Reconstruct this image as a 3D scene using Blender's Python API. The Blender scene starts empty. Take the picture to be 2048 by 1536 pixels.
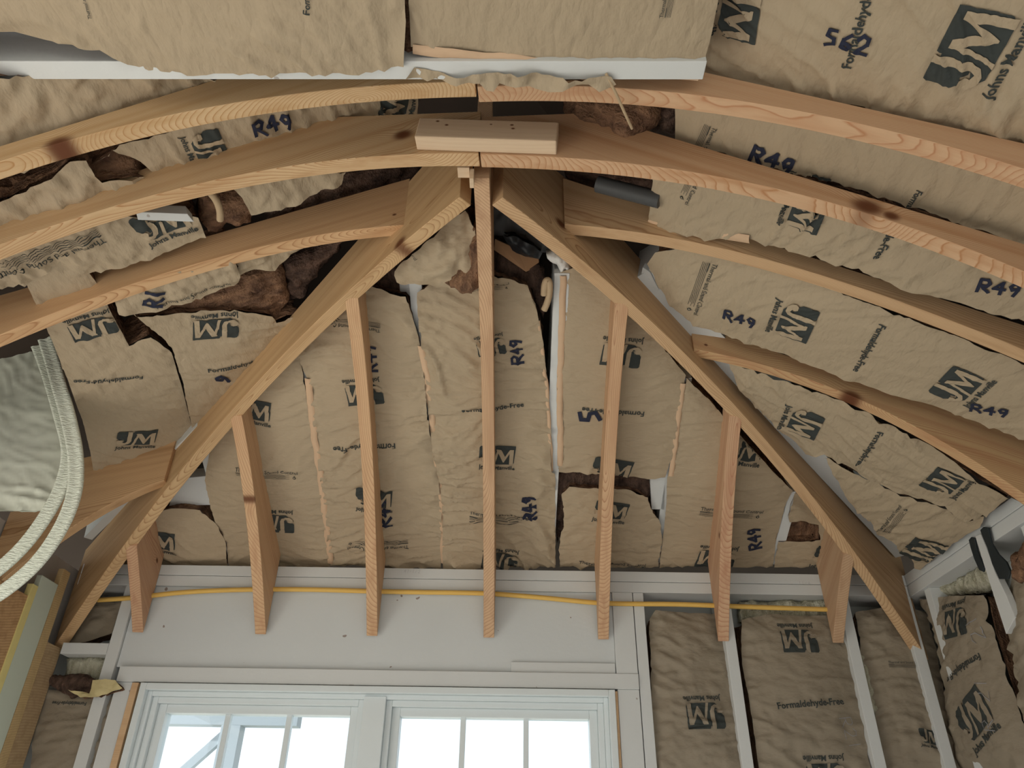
import bpy, bmesh, math, random
import numpy as np
from mathutils import Vector, Matrix, noise
from mathutils.geometry import delaunay_2d_cdt

random.seed(4)
SC = bpy.context.scene
COL = SC.collection
CZ = 1.5                      # eye height above the floor
CAM = Vector((0, 0, CZ))
# ---------------------------------------------------------------- camera
F = 1503.66
_pi, _ya, _ro = [math.radians(a) for a in (32.49, -0.2695, 0.9195)]
FW = Vector((math.sin(_ya)*math.cos(_pi), math.cos(_ya)*math.cos(_pi), math.sin(_pi)))
_r = Vector((math.cos(_ya), -math.sin(_ya), 0)); _u = _r.cross(FW)
RT = _r*math.cos(_ro) + _u*math.sin(_ro)
UP = -_r*math.sin(_ro) + _u*math.cos(_ro)
cd = bpy.data.cameras.new('camera'); cam = bpy.data.objects.new('camera', cd); COL.objects.link(cam)
cam.matrix_world = Matrix(((RT.x, UP.x, -FW.x, 0), (RT.y, UP.y, -FW.y, 0), (RT.z, UP.z, -FW.z, CZ), (0, 0, 0, 1)))
cd.sensor_width = 36; cd.lens = F/2048*36; cd.clip_start = .02; cd.clip_end = 200
SC.camera = cam
# ---------------------------------------------------------------- light
SC.view_settings.view_transform = 'Standard'; SC.view_settings.look = 'None'
SC.view_settings.gamma = 1; SC.view_settings.use_curve_mapping = False
SC.view_settings.exposure = -0.1
W = bpy.data.worlds.new('sky'); SC.world = W; W.use_nodes = True
bg = W.node_tree.nodes['Background']; bg.inputs[0].default_value = (.93, .97, 1, 1); bg.inputs[1].default_value = 1.5
def area(name, loc, aim, sx, sy, power, col):
    l = bpy.data.lights.new(name, 'AREA'); l.shape = 'RECTANGLE'; l.size = sx; l.size_y = sy; l.energy = power; l.color = col
    o = bpy.data.objects.new(name, l); COL.objects.link(o); o.location = loc
    o.rotation_euler = (Vector(aim)-Vector(loc)).to_track_quat('-Z', 'Y').to_euler(); return o
area('window_daylight', (-.45, 4.0, 3.5), (-.4, 1.2, 1.2), 2.4, 1.6, 90, (.80, .90, 1))
area('left_opening_daylight', (-2.6, .6, .7), (0, 1.0, 2.6), 2.2, 1.2, 16, (1, .97, .80))
area('rear_window_daylight', (.3, -3.5, 1.0), (0, 0, .6), 3.0, 1.4, 9, (1, .94, .88))
sl = bpy.data.lights.new('sun', 'SUN'); sl.energy = 11; sl.angle = .02; sl.color = (1, .97, .92)
so = bpy.data.objects.new('sun', sl); COL.objects.link(so); so.rotation_euler = Vector((.72, .16, -.72)).to_track_quat('-Z', 'Y').to_euler(); so.location = (-6, 0, 6)
# ---------------------------------------------------------------- helpers
def ray(px, py): return FW*F + RT*(px-1024) - UP*(py-768)
class Plane:                  # point, u axis, normal towards the room
    def __init__(s, o, n, u):
        s.o = Vector(o); s.n = Vector(n).normalized(); s.u = (Vector(u) - s.n*Vector(u).dot(s.n)).normalized(); s.v = s.n.cross(s.u)
    def hit(s, px, py, off=0):
        d = ray(px, py); t = ((s.o + s.n*off - CAM).dot(s.n))/d.dot(s.n); return CAM + d*t
    def uv(s, px, py, off=0):
        p = s.hit(px, py, off) - s.o; return (p.dot(s.u), p.dot(s.v))
# roof slopes (run direction u), walls
PE = Plane((0, 2.732, .97+CZ), (0, -.465, -1), (0, 1, 0))
PL = Plane((-.089, 1.5, 1.68+CZ), (.43, 0, -1), (1, 0, 0))
PR = Plane((-.089, 1.5, 1.66+CZ), (-.50, 0, -1), (1, 0, 0))
PT = Plane((0, .6, 1.315+CZ), (0, 0, -1), (1, 0, 0))
WF = Plane((0, 2.732, 0), (0, -1, 0), (0, 0, 1))
WR = Plane((1.47, 1.5, 0), (-1, 0, 0), (0, 0, 1))
X0 = -.0888; YP = 1.2767
def tag(o, label, cat, group=None):
    o['label'] = label; o['category'] = cat
    if group: o['group'] = group
def link(name, me, mats, parent=None, mw=None):
    o = bpy.data.objects.new(name, me); COL.objects.link(o)
    for m in (mats if isinstance(mats, (list, tuple)) else [mats]): me.materials.append(m)
    if parent is not None:
        o.parent = parent
        if mw is not None: o.matrix_parent_inverse = parent.matrix_world.inverted(); o.matrix_world = mw
    elif mw is not None: o.matrix_world = mw
    return o
def empty(name, loc, mat=None):
    o = bpy.data.objects.new(name, None); COL.objects.link(o); o.empty_display_size = .05
    o.matrix_world = mat if mat is not None else Matrix.Translation(Vector(loc))
    return o
def child(name, me, mats, parent):          # mesh already in the parent's local frame
    o = bpy.data.objects.new(name, me); COL.objects.link(o)
    for m in (mats if isinstance(mats, (list, tuple)) else [mats]): me.materials.append(m)
    o.parent = parent; return o
def mesh(verts, faces, smooth=False, mi=None):
    me = bpy.data.meshes.new('m'); me.from_pydata([tuple(v) for v in verts], [], faces)
    if smooth: me.polygons.foreach_set('use_smooth', [True]*len(me.polygons))
    if mi is not None: me.polygons.foreach_set('material_index', mi)
    me.update(); return me
def frame(o, x, y, z):
    return Matrix(((x[0], y[0], z[0], o[0]), (x[1], y[1], z[1], o[1]), (x[2], y[2], z[2], o[2]), (0, 0, 0, 1)))
BOXF = [(0, 3, 2, 1), (4, 5, 6, 7), (0, 1, 5, 4), (1, 2, 6, 5), (2, 3, 7, 6), (3, 0, 4, 7)]
def boxverts(x0, x1, y0, y1, z0, z1):
    return [(x0, y0, z0), (x1, y0, z0), (x1, y1, z0), (x0, y1, z0), (x0, y0, z1), (x1, y0, z1), (x1, y1, z1), (x0, y1, z1)]
def bevel(o, w=.0015, seg=2):
    m = o.modifiers.new('bevel', 'BEVEL'); m.width = w; m.segments = seg; m.limit_method = 'ANGLE'; m.angle_limit = math.radians(40)
def box(name, b, mat, label=None, cat=None, group=None, parent=None, kind=None, bw=.0015, rot=None):
    c = ((b[0]+b[1])/2, (b[2]+b[3])/2, (b[4]+b[5])/2)
    vs = [(v[0]-c[0], v[1]-c[1], v[2]-c[2]) for v in boxverts(*b)]
    me = mesh(vs, BOXF); mw = Matrix.Translation(c)
    if rot: mw = mw @ rot
    o = link(name, me, mat, parent, mw)
    if bw: bevel(o, bw)
    if label: tag(o, label, cat, group)
    if kind: o['kind'] = kind
    return o
# ---------------------------------------------------------------- materials
def nodes(name, rough=.7):
    m = bpy.data.materials.new(name); m.use_nodes = True; nt = m.node_tree
    b = nt.nodes['Principled BSDF']; b.inputs['Roughness'].default_value = rough
    b.inputs['Specular IOR Level'].default_value = .25
    return m, nt, b
def N(nt, t, **k):
    n = nt.nodes.new(t)
    for a, v in k.items():
        if a.startswith('i_'): n.inputs[int(a[2:])].default_value = v
        else: setattr(n, a, v)
    return n
def M(nt, op, a, b=None, c=None):
    n = nt.nodes.new('ShaderNodeMath'); n.operation = op
    for i, x in enumerate((a, b, c)):
        if x is None: continue
        if isinstance(x, (int, float)): n.inputs[i].default_value = x
        else: nt.links.new(x, n.inputs[i])
    return n.outputs[0]
def ramp(nt, fac, stops):
    r = nt.nodes.new('ShaderNodeValToRGB'); cr = r.color_ramp
    while len(cr.elements) < len(stops): cr.elements.new(.5)
    for e, (p, c) in zip(cr.elements, stops): e.position = p; e.color = (*c, 1)
    nt.links.new(fac, r.inputs[0]); return r.outputs[0]
def mixc(nt, fac, a, b):
    n = nt.nodes.new('ShaderNodeMix'); n.data_type = 'RGBA'
    for s, x in ((0, fac), (6, a), (7, b)):
        if isinstance(x, (int, float)): n.inputs[s].default_value = x
        elif isinstance(x, tuple): n.inputs[s].default_value = (*x, 1)
        else: nt.links.new(x, n.inputs[s])
    return n.outputs[2]
def noise_at(nt, vec, scale, loc=(0, 0, 0), detail=2.0):
    mp = nt.nodes.new('ShaderNodeMapping'); mp.inputs['Scale'].default_value = scale; mp.inputs['Location'].default_value = loc
    nt.links.new(vec, mp.inputs[0])
    n = nt.nodes.new('ShaderNodeTexNoise'); n.inputs['Scale'].default_value = 1; n.inputs['Detail'].default_value = detail
    nt.links.new(mp.outputs[0], n.inputs['Vector']); return n.outputs['Fac']
def bump(nt, b, h, strength, dist):
    n = nt.nodes.new('ShaderNodeBump'); n.inputs['Strength'].default_value = strength; n.inputs['Distance'].default_value = dist
    nt.links.new(h, n.inputs['Height']); nt.links.new(n.outputs[0], b.inputs['Normal'])
def pine(name, v0=.1, w0=-.03, tilt=.03, seed=0, light=(.66, .43, .22), dark=(.40, .205, .085), ring=.0065, knots=(), pink=.25, con=1.25):
    """sawn softwood: growth rings round a pith line that runs along the board; x along, y depth, z thickness"""
    m, nt, b = nodes(name, .62)
    tc = nt.nodes.new('ShaderNodeTexCoord'); P = tc.outputs['Object']
    sp = nt.nodes.new('ShaderNodeSeparateXYZ'); nt.links.new(P, sp.inputs[0]); x, y, z = sp.outputs
    n1 = noise_at(nt, P, (1.6, 5, 5), (seed*3.1, seed, 7)); n2 = noise_at(nt, P, (9, 30, 30), (seed, 3, seed))
    dy = M(nt, 'ADD', M(nt, 'SUBTRACT', y, v0), M(nt, 'MULTIPLY', x, tilt))
    dy = M(nt, 'ADD', dy, M(nt, 'MULTIPLY', M(nt, 'SUBTRACT', n1, .5), .09))
    dz = M(nt, 'SUBTRACT', z, w0)
    r = M(nt, 'SQRT', M(nt, 'ADD', M(nt, 'MULTIPLY', dy, dy), M(nt, 'MULTIPLY', dz, dz)))
    r = M(nt, 'ADD', r, M(nt, 'MULTIPLY', M(nt, 'SUBTRACT', n2, .5), .0035))
    kn = None
    for (kx, ky, kr) in knots:
        ax = M(nt, 'SUBTRACT', x, kx); ay = M(nt, 'SUBTRACT', y, ky)
        d2 = M(nt, 'ADD', M(nt, 'MULTIPLY', M(nt, 'MULTIPLY', ax, ax), .45), M(nt, 'MULTIPLY', ay, ay))
        g = M(nt, 'EXPONENT', M(nt, 'DIVIDE', d2, -(kr*2.2)**2))
        r = M(nt, 'ADD', r, M(nt, 'MULTIPLY', g, kr*1.3))
        k = M(nt, 'EXPONENT', M(nt, 'MULTIPLY', M(nt, 'POWER', M(nt, 'DIVIDE', d2, kr*kr), 2.0), -1.0))
        kn = k if kn is None else M(nt, 'MAXIMUM', kn, k)
    ph = M(nt, 'FRACT', M(nt, 'DIVIDE', r, ring*.72))
    mid = tuple(light[i]*.62+dark[i]*.38 for i in range(3)); dk = tuple(light[i]*(1-con)+dark[i]*con for i in range(3))
    c = ramp(nt, ph, [(0, light), (.45, tuple(light[i]*.9+dark[i]*.1 for i in range(3))), (.78, mid), (.9, dk), (1, light)])
    big = noise_at(nt, P, (1.1, 6, 6), (seed*5, 1, 2), 3)
    c = mixc(nt, M(nt, 'MULTIPLY', big, pink), c, (.58, .32, .18))
    fib = noise_at(nt, P, (25, 400, 400), (seed, 0, 0), 3)
    c = mixc(nt, M(nt, 'MULTIPLY', M(nt, 'SUBTRACT', fib, .35), .45), c, tuple(v*.72 for v in light))
    stk = noise_at(nt, P, (.8, 38, 38), (seed*2, 5, 0), 3)
    c = mixc(nt, M(nt, 'MULTIPLY', M(nt, 'SMOOTH_MAX', M(nt, 'SUBTRACT', stk, .46), 0.0, .02), 2.6), c, tuple(dark[i]*.9+light[i]*.1 for i in range(3)))
    if kn is not None: c = mixc(nt, kn, c, (.13, .045, .018))
    nt.links.new(c, b.inputs['Base Color']); bump(nt, b, M(nt, 'ADD', ph, fib), .12, .0015)
    return m
def painted(name, col=(.68, .70, .70), spots=.5, rough=.6):
    m, nt, b = nodes(name, rough)
    P = nt.nodes.new('ShaderNodeTexCoord').outputs['Object']
    n = noise_at(nt, P, (6, 6, 6), (0, 0, 0), 4); n2 = noise_at(nt, P, (60, 60, 60), (3, 0, 0), 2); n3 = noise_at(nt, P, (28, 28, 28), (9, 1, 0), 1)
    c = mixc(nt, M(nt, 'MULTIPLY', n, .30), col, tuple(v*.78 for v in col))
    sp = M(nt, 'MULTIPLY', M(nt, 'GREATER_THAN', n3, .775), spots)
    c = mixc(nt, sp, c, (.22, .15, .12))
    nt.links.new(c, b.inputs['Base Color']); bump(nt, b, n2, .25, .002); return m
def kraft(name, col=(.45, .36, .25), seed=0, wr=.55):
    m, nt, b = nodes(name, .72)
    P = nt.nodes.new('ShaderNodeTexCoord').outputs['Object']
    n1 = noise_at(nt, P, (2.2, 3, 3), (seed, 1, 0), 3); n2 = noise_at(nt, P, (180, 60, 60), (0, seed, 0), 2)
    c = mixc(nt, n1, tuple(v*1.08 for v in col), tuple(v*.86 for v in col))
    c = mixc(nt, M(nt, 'MULTIPLY', n2, .18), c, tuple(v*.7 for v in col))
    nt.links.new(c, b.inputs['Base Color'])
    w = noise_at(nt, P, (22, 9, 9), (seed, 4, 0), 4)
    w = M(nt, 'ABSOLUTE', M(nt, 'SUBTRACT', w, .5)); w2 = noise_at(nt, P, (60, 45, 45), (seed, 0, 3), 3)
    bump(nt, b, M(nt, 'ADD', w, M(nt, 'MULTIPLY', w2, .18)), wr, .02); return m
def flat(name, col, rough=.8):
    m, nt, b = nodes(name, rough)
    P = nt.nodes.new('ShaderNodeTexCoord').outputs['Object']; n = noise_at(nt, P, (40, 40, 40), (0, 0, 0), 3)
    c = mixc(nt, M(nt, 'MULTIPLY', n, .35), tuple(v*1.1 for v in col), tuple(v*.7 for v in col)); nt.links.new(c, b.inputs['Base Color']); return m
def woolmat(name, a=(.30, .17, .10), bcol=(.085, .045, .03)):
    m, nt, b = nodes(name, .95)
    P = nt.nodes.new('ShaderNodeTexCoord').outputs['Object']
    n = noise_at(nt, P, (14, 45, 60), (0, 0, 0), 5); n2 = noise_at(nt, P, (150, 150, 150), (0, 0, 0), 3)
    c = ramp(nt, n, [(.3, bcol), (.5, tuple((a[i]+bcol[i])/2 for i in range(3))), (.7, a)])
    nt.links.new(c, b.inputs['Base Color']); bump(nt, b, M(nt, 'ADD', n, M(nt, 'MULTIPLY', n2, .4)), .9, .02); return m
MW = painted('painted_white'); MWB = painted('painted_wall', (.66, .67, .66), .35)
MFR = painted('window_paint', (.74, .80, .82), 0, .35)
INK = flat('print_ink', (.045, .052, .05)); MARK = flat('marker_ink', (.022, .026, .05)); FL = flat('flange_tape', (.60, .42, .28))
PENC = flat('pencil', (.32, .32, .34))
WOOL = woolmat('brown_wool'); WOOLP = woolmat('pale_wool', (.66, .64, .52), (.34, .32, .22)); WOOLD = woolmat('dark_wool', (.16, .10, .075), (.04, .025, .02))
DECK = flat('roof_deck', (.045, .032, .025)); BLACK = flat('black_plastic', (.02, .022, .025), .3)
# ---------------------------------------------------------------- sawn boards
def board(name, O, du, s0, s1, zb, zt, th, mat, lab, cat='rafter', group=None, n=48, end0=None, end1=None, slope=None):
    """vertical board: plan origin O, plan direction du, stations s0..s1, bottom zb(s), top zt(s) (eye-relative heights), near face at O, thickness away"""
    du = Vector((du[0], du[1], 0)).normalized(); w = Vector((-du.y, du.x, 0))
    if th < 0: w = -w; th = -th
    zt0, zt1 = zt(s0), zt(s1)
    sl = slope if slope is not None else (zt1-zt0)/(s1-s0)
    U = (du + Vector((0, 0, sl))).normalized(); V = w.cross(U).normalized()
    org = Vector((O[0], O[1], CZ)) + du*s0 + Vector((0, 0, zt0)); mw = frame(org, U, V, w); inv = mw.inverted()
    vs = []; fs = []
    for i in range(n+1):
        s = s0+(s1-s0)*i/n
        sb = s if end0 is None and end1 is None else s
        a = Vector((O[0], O[1], CZ)) + du*s
        for (z, ww) in ((zb(s), 0), (zb(s), th), (zt(s), th), (zt(s), 0)):
            vs.append(inv @ (a + w*ww + Vector((0, 0, z))))
    for i in range(n):
        a = i*4; b = a+4
        for k in range(4): fs.append((a+k, a+(k+1) % 4, b+(k+1) % 4, b+k))
    fs.append((3, 2, 1, 0)); e = n*4; fs.append((e, e+1, e+2, e+3))
    me = mesh(vs, fs); bm = bmesh.new(); bm.from_mesh(me); bmesh.ops.recalc_face_normals(bm, faces=bm.faces); bm.to_mesh(me); bm.free()
    o = link(name, me, mat, None, mw); bevel(o, .0012, 1); tag(o, lab, cat, group); return o
T = .038
MS = -.059                                   # the cross arches stand slightly askew in plan
def poly(c): return lambda u: sum(k*u**(len(c)-1-i) for i, k in enumerate(c))
def cross(name, Y, xe, c, top, x_a, x_b, mat, lab, topc=None):
    L = math.hypot(1, MS); du = (1, MS); O = (0, Y-MS*xe)
    f = poly(c); g = poly(top)
    zb = lambda s: f(s/L-X0); zt = lambda s: max(min(g(s/L-X0), topc if topc else 9), f(s/L-X0)+.03)
    sl = top[0]/L
    return board(name, O, du, x_a*L, x_b*L, zb, zt, T, mat, lab, slope=sl)
LY = (.66, .48, .28); LP = (.63, .42, .26)
cross('arched_rib', .9796, X0, [.0626, -.1949, -.0354, 1.3674], [.4717, 1.6752], -1.62, X0-.003, pine('pine_a', .30, .03, .10, 1, LY, (.45, .25, .10), .0058, ((.735, .05, .020), (.70, .075, .012))), 'nearest arched rib, left half, yellow pine with a big dark knot at its lower left', 1.44)
cross('arched_rib', .9796, X0, [-.0263, -.2816, .0077, 1.3495], [-.4487, 1.5782], X0+.003, 1.47, pine('pine_b', .26, .05, .06, 2, LP, (.47, .235, .12), .0045, pink=.3), 'nearest arched rib, right half, pinkish pine running to the right edge', 1.44)
cross('arched_rib', 1.1705, X0, [.0016, -.3007, -.0862, 1.3697], [.4226, 1.6912], -1.62, X0-.002, pine('pine_c', .17, -.02, -.03, 3, LY, (.42, .22, .095), .0062, ((1.40, .155, .016),)), 'second arched rib, left half, meeting the splice block at the peak', 1.52)
cross('arched_rib', 1.1705, X0, [-.1021, -.1589, -.0755, 1.3674], [-.5348, 1.6367], X0+.002, 1.47, pine('pine_d', .25, .02, .05, 4, LP, (.44, .22, .10), .006, ((.88, -.09, .022), (.93, -.085, .012)), pink=.3), 'second arched rib, right half, with a long reddish knot streak', 1.50)
cross('side_jack_rib', 1.46, -.32, [-.0463, -.372, -.1025, 1.4196], [.373, 1.6828], -1.62, -.30, pine('pine_e', .20, .01, .05, 5, (.68, .45, .25), (.42, .22, .10), .0066, ((1.334, .12, .004), (1.335, .17, .004), (1.12, .13, .004), (1.125, .15, .006))), 'left side jack rib from the left edge to the left hip near the peak', 1.62)
cross('side_jack_rib', 1.445, .15, [.0306, -.33, .0017, 1.4368], [-.5131, 1.7089], .125, 1.47, pine('pine_f', .12, .10, .02, 6, (.66, .46, .27), (.42, .24, .12), .0052), 'right side jack rib butting the right hip just below the peak', 1.60)
cross('side_jack_rib', 1.84, .58, [-.2223, .1588, -.2028, 1.4246], [-.4795, 1.7043], .535, 1.47, pine('pine_g', .16, -.012, .07, 7, (.60, .41, .22), (.42, .20, .10), .0075, ((.50, .065, .020), (.07, .06, .004))), 'lower right side jack rib, its slanted end lapping the right hip')
cross('side_jack_rib', 2.29, -1.17, [-.9652, -1.7079, .3391], [.22, 1.452], -1.655, -1.165, pine('pine_h', .22, .08, .03, 8, (.60, .39, .21), (.33, .18, .08), .0045), 'short lower left jack rib behind the hanging white straps')
# end slope: bottom curve of the hips and jacks
def GE(s): return 1.3675 - (.30123*s*s + .01307*s**4 + .00219*s)
def TE(y): return .97 + .465*(2.732-y)
JX = {-3: (-1.3263, -.063), -2: (-.8903, -.0167), -1: (-.4946, -.0311), 0: (-.0804, .0038), 1: (.3253, .0264), 2: (.7505, .0833), 3: (1.155, .0207)}
JL = {-3: 'leftmost end jack rib, short, foot on the painted wall beside the hip', -2: 'end jack rib second from left with a square dark knot, above the left sash', -1: 'end jack rib third from left, just left of the centre rib, over the left sash',
      0: 'straight centre rib running from the peak down to the painted header', 1: 'end jack rib just right of the centre rib, reddish streak near its top', 2: 'end jack rib second from right with a large oval knot figure', 3: 'rightmost end jack rib, short and splayed, under the right hip foot'}
JM = {-3: pine('pine_j1', .05, .05, .15, 11, (.64, .42, .26), (.42, .20, .12), .0075, ((.25, .07, .008),)), -2: pine('pine_j2', .10, -.016, .06, 12, (.68, .46, .27), (.46, .24, .13), .0085, ((.36, .135, .012),)),
      -1: pine('pine_j3', .11, -.014, .05, 13, (.68, .46, .27), (.45, .24, .13), .0085, ((.2, .12, .006),)), 0: pine('pine_j4', .10, .05, .02, 14, (.66, .45, .28), (.42, .24, .14), .0065),
      1: pine('pine_j5', .12, .03, .03, 15, (.68, .46, .28), (.44, .23, .13), .007, pink=.4), 2: pine('pine_j6', .105, .012, .02, 16, (.66, .44, .28), (.46, .22, .13), .0085, ((.52, .13, .009),), pink=.3), 3: pine('pine_j7', .06, .07, .10, 17, (.60, .42, .27), (.40, .23, .13), .006)}
for k, (xw, sl) in JX.items():
    d = Vector((sl, 1, 0)); L = d.length
    # plan line x = xw + sl*(y-2.732); board spans thickness centred on it
    hk = (1.0358 if k > 0 else -1.0171); ys = (xw - sl*2.732 - X0 + hk*YP)/(hk - sl) + .004 if k else YP-.035
    O = (xw - sl*2.732 + T/2, 0)
    zb = lambda s, L=L: GE(s/L-YP) if s/L > YP else 1.367
    zt = lambda s, L=L: TE(s/L) if TE(s/L) > GE(max(s/L-YP, 0))+.02 else GE(max(s/L-YP, 0))+.02
    board('centre_rib' if k == 0 else 'end_jack_rib', O, (sl, 1), ys*L, 2.729*L, zb, zt, T, JM[k], JL[k], slope=-.465/L)
# hips
for sx, h, m, lab, tz in ((-1, 1.0171, pine('pine_hl', .14, .02, .025, 21, (.62, .43, .235), (.38, .22, .10), .0062, ((.30, .17, .016),)), 'left hip rib, long diagonal from the peak down to the left corner', .035),
                      (1, 1.0358, pine('pine_hr', .16, .05, .03, 22, (.62, .43, .25), (.38, .22, .11), .006, ((.26, .12, .014),)), 'right hip rib, long diagonal from the peak down to the right corner', .08)):
    L = math.hypot(h, 1); du = Vector((sx*h, 1, 0))/L; w = Vector((-du.y, du.x, 0))
    O = Vector((X0, YP, 0)) - w*T/2
    zb = lambda s, L=L: GE(s/L)
    zt = lambda s, L=L, tz=tz: min(TE(YP+s/L)+tz, 1.62)
    e = {-1: 2.14, 1: 2.16}[sx]
    board('hip_rib', O, du, .055, e, zb, zt, T, m, lab, slope=-.465/L, n=60)
# splice block on the face of the second arch, small blocks at the peak
def obox(name, P0, U, V, Wd, a, b, c, mat, lab=None, cat=None, group=None, bw=.0015):
    U = Vector(U).normalized(); Wd = Vector(Wd); Wd = (Wd-U*Wd.dot(U)).normalized(); V = Wd.cross(U)
    me = mesh(boxverts(0, a, 0, b, 0, c), BOXF); o = link(name, me, mat, None, frame(P0, U, V, Wd)); bevel(o, bw)
    if lab: tag(o, lab, cat, group)
    return o
SB = pine('splice', .06, -.09, .01, 31, (.70, .54, .38), (.60, .42, .28), .012, ((.045, .055, .003), (.068, .043, .003), (.218, .05, .003), (.222, .038, .003), (.17, .05, .002)), .1, .2)
ya2 = lambda x: 1.1705 + MS*(x-X0)
def a2hit(px, py):
    d = ray(px, py); t = (1.1705 - MS*X0)/(d.y - MS*d.x); return CAM + d*t
sa, sb = a2hit(834, 301), a2hit(1113, 311); SU = (sb-sa).normalized(); SW = Vector((-MS, 1, 0)).normalized()
me = mesh(boxverts(0, (sb-sa).length, 0, .066, -.040, -.001), BOXF); sV = SW.cross(SU)
if sV.z < 0: sV = -sV
spl = link('splice_block', me, SB, None, frame(sa, SU, sV, SW)); bevel(spl, .003); tag(spl, 'short pale splice block screwed across the second arch at the peak', 'wood block')
for (x, y, z, a, b, c, l) in ((-.142, 1.215, 1.372, .028, .03, .012, 'tiny wood shim left of the peak under the second arch'), (-.113, 1.222, 1.345, .010, .03, .034, 'thin upright wood shim beside the top of the centre rib')):
    box('wood_shim', (x, x+a, y, y+b, CZ+z, CZ+z+c), SB, l, 'wood shim', bw=.0008)
# ---------------------------------------------------------------- room shell
FLR = flat('plywood_floor', (.50, .47, .44))
box('floor', (-4, 4, -4, 2.75, -.05, 0), FLR, kind='structure', bw=0)
box('ground', (-30, 30, -30, 30, -.3, -.2), flat('ground', (.30, .30, .26)), kind='structure', bw=0)
def deck(name, pl, u0, u1, v0, v1, off, th, mat):
    vs = [pl.o + pl.u*u + pl.v*v - pl.n*(off+w) for w in (0, th) for (u, v) in ((u0, v0), (u1, v0), (u1, v1), (u0, v1))]
    o = link(name, mesh(vs, BOXF), mat); o['kind'] = 'structure'; return o
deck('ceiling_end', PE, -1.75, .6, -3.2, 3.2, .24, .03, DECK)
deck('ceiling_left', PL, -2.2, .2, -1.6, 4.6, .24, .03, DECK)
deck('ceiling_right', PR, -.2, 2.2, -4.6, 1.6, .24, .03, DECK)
for nm, bb in (('left_front', (-1.74, -1.66, 1.85, 2.9, 0, 2.42)), ('unseen_rear_low', (-3.2, 3.2, -3.32, -3.2, 0, .25)), ('unseen_rear_top', (-3.2, 3.2, -3.32, -3.2, 2.15, 3.3)), ('unseen_rear_side', (1.9, 3.2, -3.32, -3.2, .25, 2.15)), ('unseen_rear_far', (-3.2, -1.9, -3.32, -3.2, .25, 2.15)),  # first piece is added to block side light from the left corner
               ('unseen_left_rear', (-1.72, -1.62, -3.2, -.4, 0, 2.42)), ('unseen_left_head', (-1.72, -1.62, -.4, 2.0, 2.15, 2.42)), ('right_rear', (1.61, 1.63, -3.2, -2.6, 0, 2.42))):
    box('wall_'+nm, bb, FLR, kind='structure', bw=0)  # unseen rear and left walls, added to hold sky light off rib faces
# end wall: outer sheathing with the window hole, studs, plates, header
WY = 2.732
SHE = painted('wall_sheathing', (.50, .52, .50), .3)
wx0, wx1, wz1, wz0 = -1.265, .355, .503+CZ, .75
for nm, b in (('left', (-1.8, wx0, WY+.14, WY+.155, 0, .92+CZ)), ('right', (wx1, 1.75, WY+.14, WY+.155, 0, .92+CZ)), ('top', (wx0, wx1, WY+.14, WY+.155, wz1, .92+CZ)), ('bottom', (wx0, wx1, WY+.14, WY+.155, 0, wz0))):
    box('wall_end_'+nm, b, SHE, kind='structure', bw=0)
box('wall_right', (1.61, 1.625, -2.6, 2.9, 0, .92+CZ), SHE, kind='structure', bw=0)
box('wall_plate', (-1.60, 1.455, WY, WY+.14, CZ+.882, CZ+.920), MW, 'upper of the two white painted top plates on the window wall', 'wall plate')
box('wall_plate', (-1.60, 1.455, WY+.001, WY+.14, CZ+.842, CZ+.8805), MW, 'lower of the two white painted top plates on the window wall, above the yellow cable', 'wall plate')
box('wall_plate', (1.457, 1.60, -2.6, WY+.14, CZ+.884, CZ+.922), MW, 'upper white top plate along the right side wall', 'wall plate')
box('wall_plate', (1.459, 1.60, -2.6, WY+.14, CZ+.842, CZ+.8825), MW, 'lower white top plate along the right side wall', 'wall plate')
HB = painted('header_panel', (.66, .69, .70), .8)
box('window_header', (-1.375, .365, WY+.012, WY+.13, CZ+.5575, CZ+.8415), HB, 'wide white painted header panel above the window behind the rib feet', 'header', bw=.001)
box('header_strip', (-1.355, .44, WY-.004, WY+.13, CZ+.5065, CZ+.5570), MW, 'long white painted flat board lying along the top of the window', 'board')
box('header_strip', (.0, .362, WY+.004, WY+.0115, CZ+.558, CZ+.592), MW, 'short thin white filler strip right of centre on the header panel', 'board', bw=.0008)
def stud(x0, x1, lab, ztop=.8415, y=0.0, zbot=.05, mat=None, grp=None):
    return box('wall_stud', (x0, x1, WY+y, WY+.135, zbot, CZ+ztop), mat or MW, lab, 'wall stud', grp)
stud(-1.418, -1.3765, 'white painted king stud left of the window header')
stud(-1.355, -1.30, 'white painted trimmer stud under the left end of the header', .506, .002)
stud(.3655, .4395, 'wide white painted stud carrying the right end of the header panel', .8415, .0, CZ+.5572)
stud(.3655, .4395, 'white painted trimmer board right beside the right window jamb', .506, .0)
stud(.4425, .480, 'white painted king stud right of the window, beside the paper batt', .8415, .003)
stud(.757, .795, 'white painted stud below the end jack rib second from right')
stud(1.190, 1.228, 'white painted stud below the rightmost end jack rib')
stud(1.418, 1.456, 'white painted corner stud under the right hip foot')
box('wall_block', (-1.58, -1.4185, WY, WY+.09, CZ+.596, CZ+.634), MW, 'white painted block between studs at the left corner', 'wood block')
# right side wall studs
for (py, lab, y0) in ((0, 'white painted right wall stud between the two dark metal plates', 2.02), (0, 'white painted corner stud of the right side wall', 2.62)):
    box('wall_stud', (1.472, 1.60, y0, y0+.038, .05, CZ+.8415), MW, lab, 'wall stud')
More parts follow.
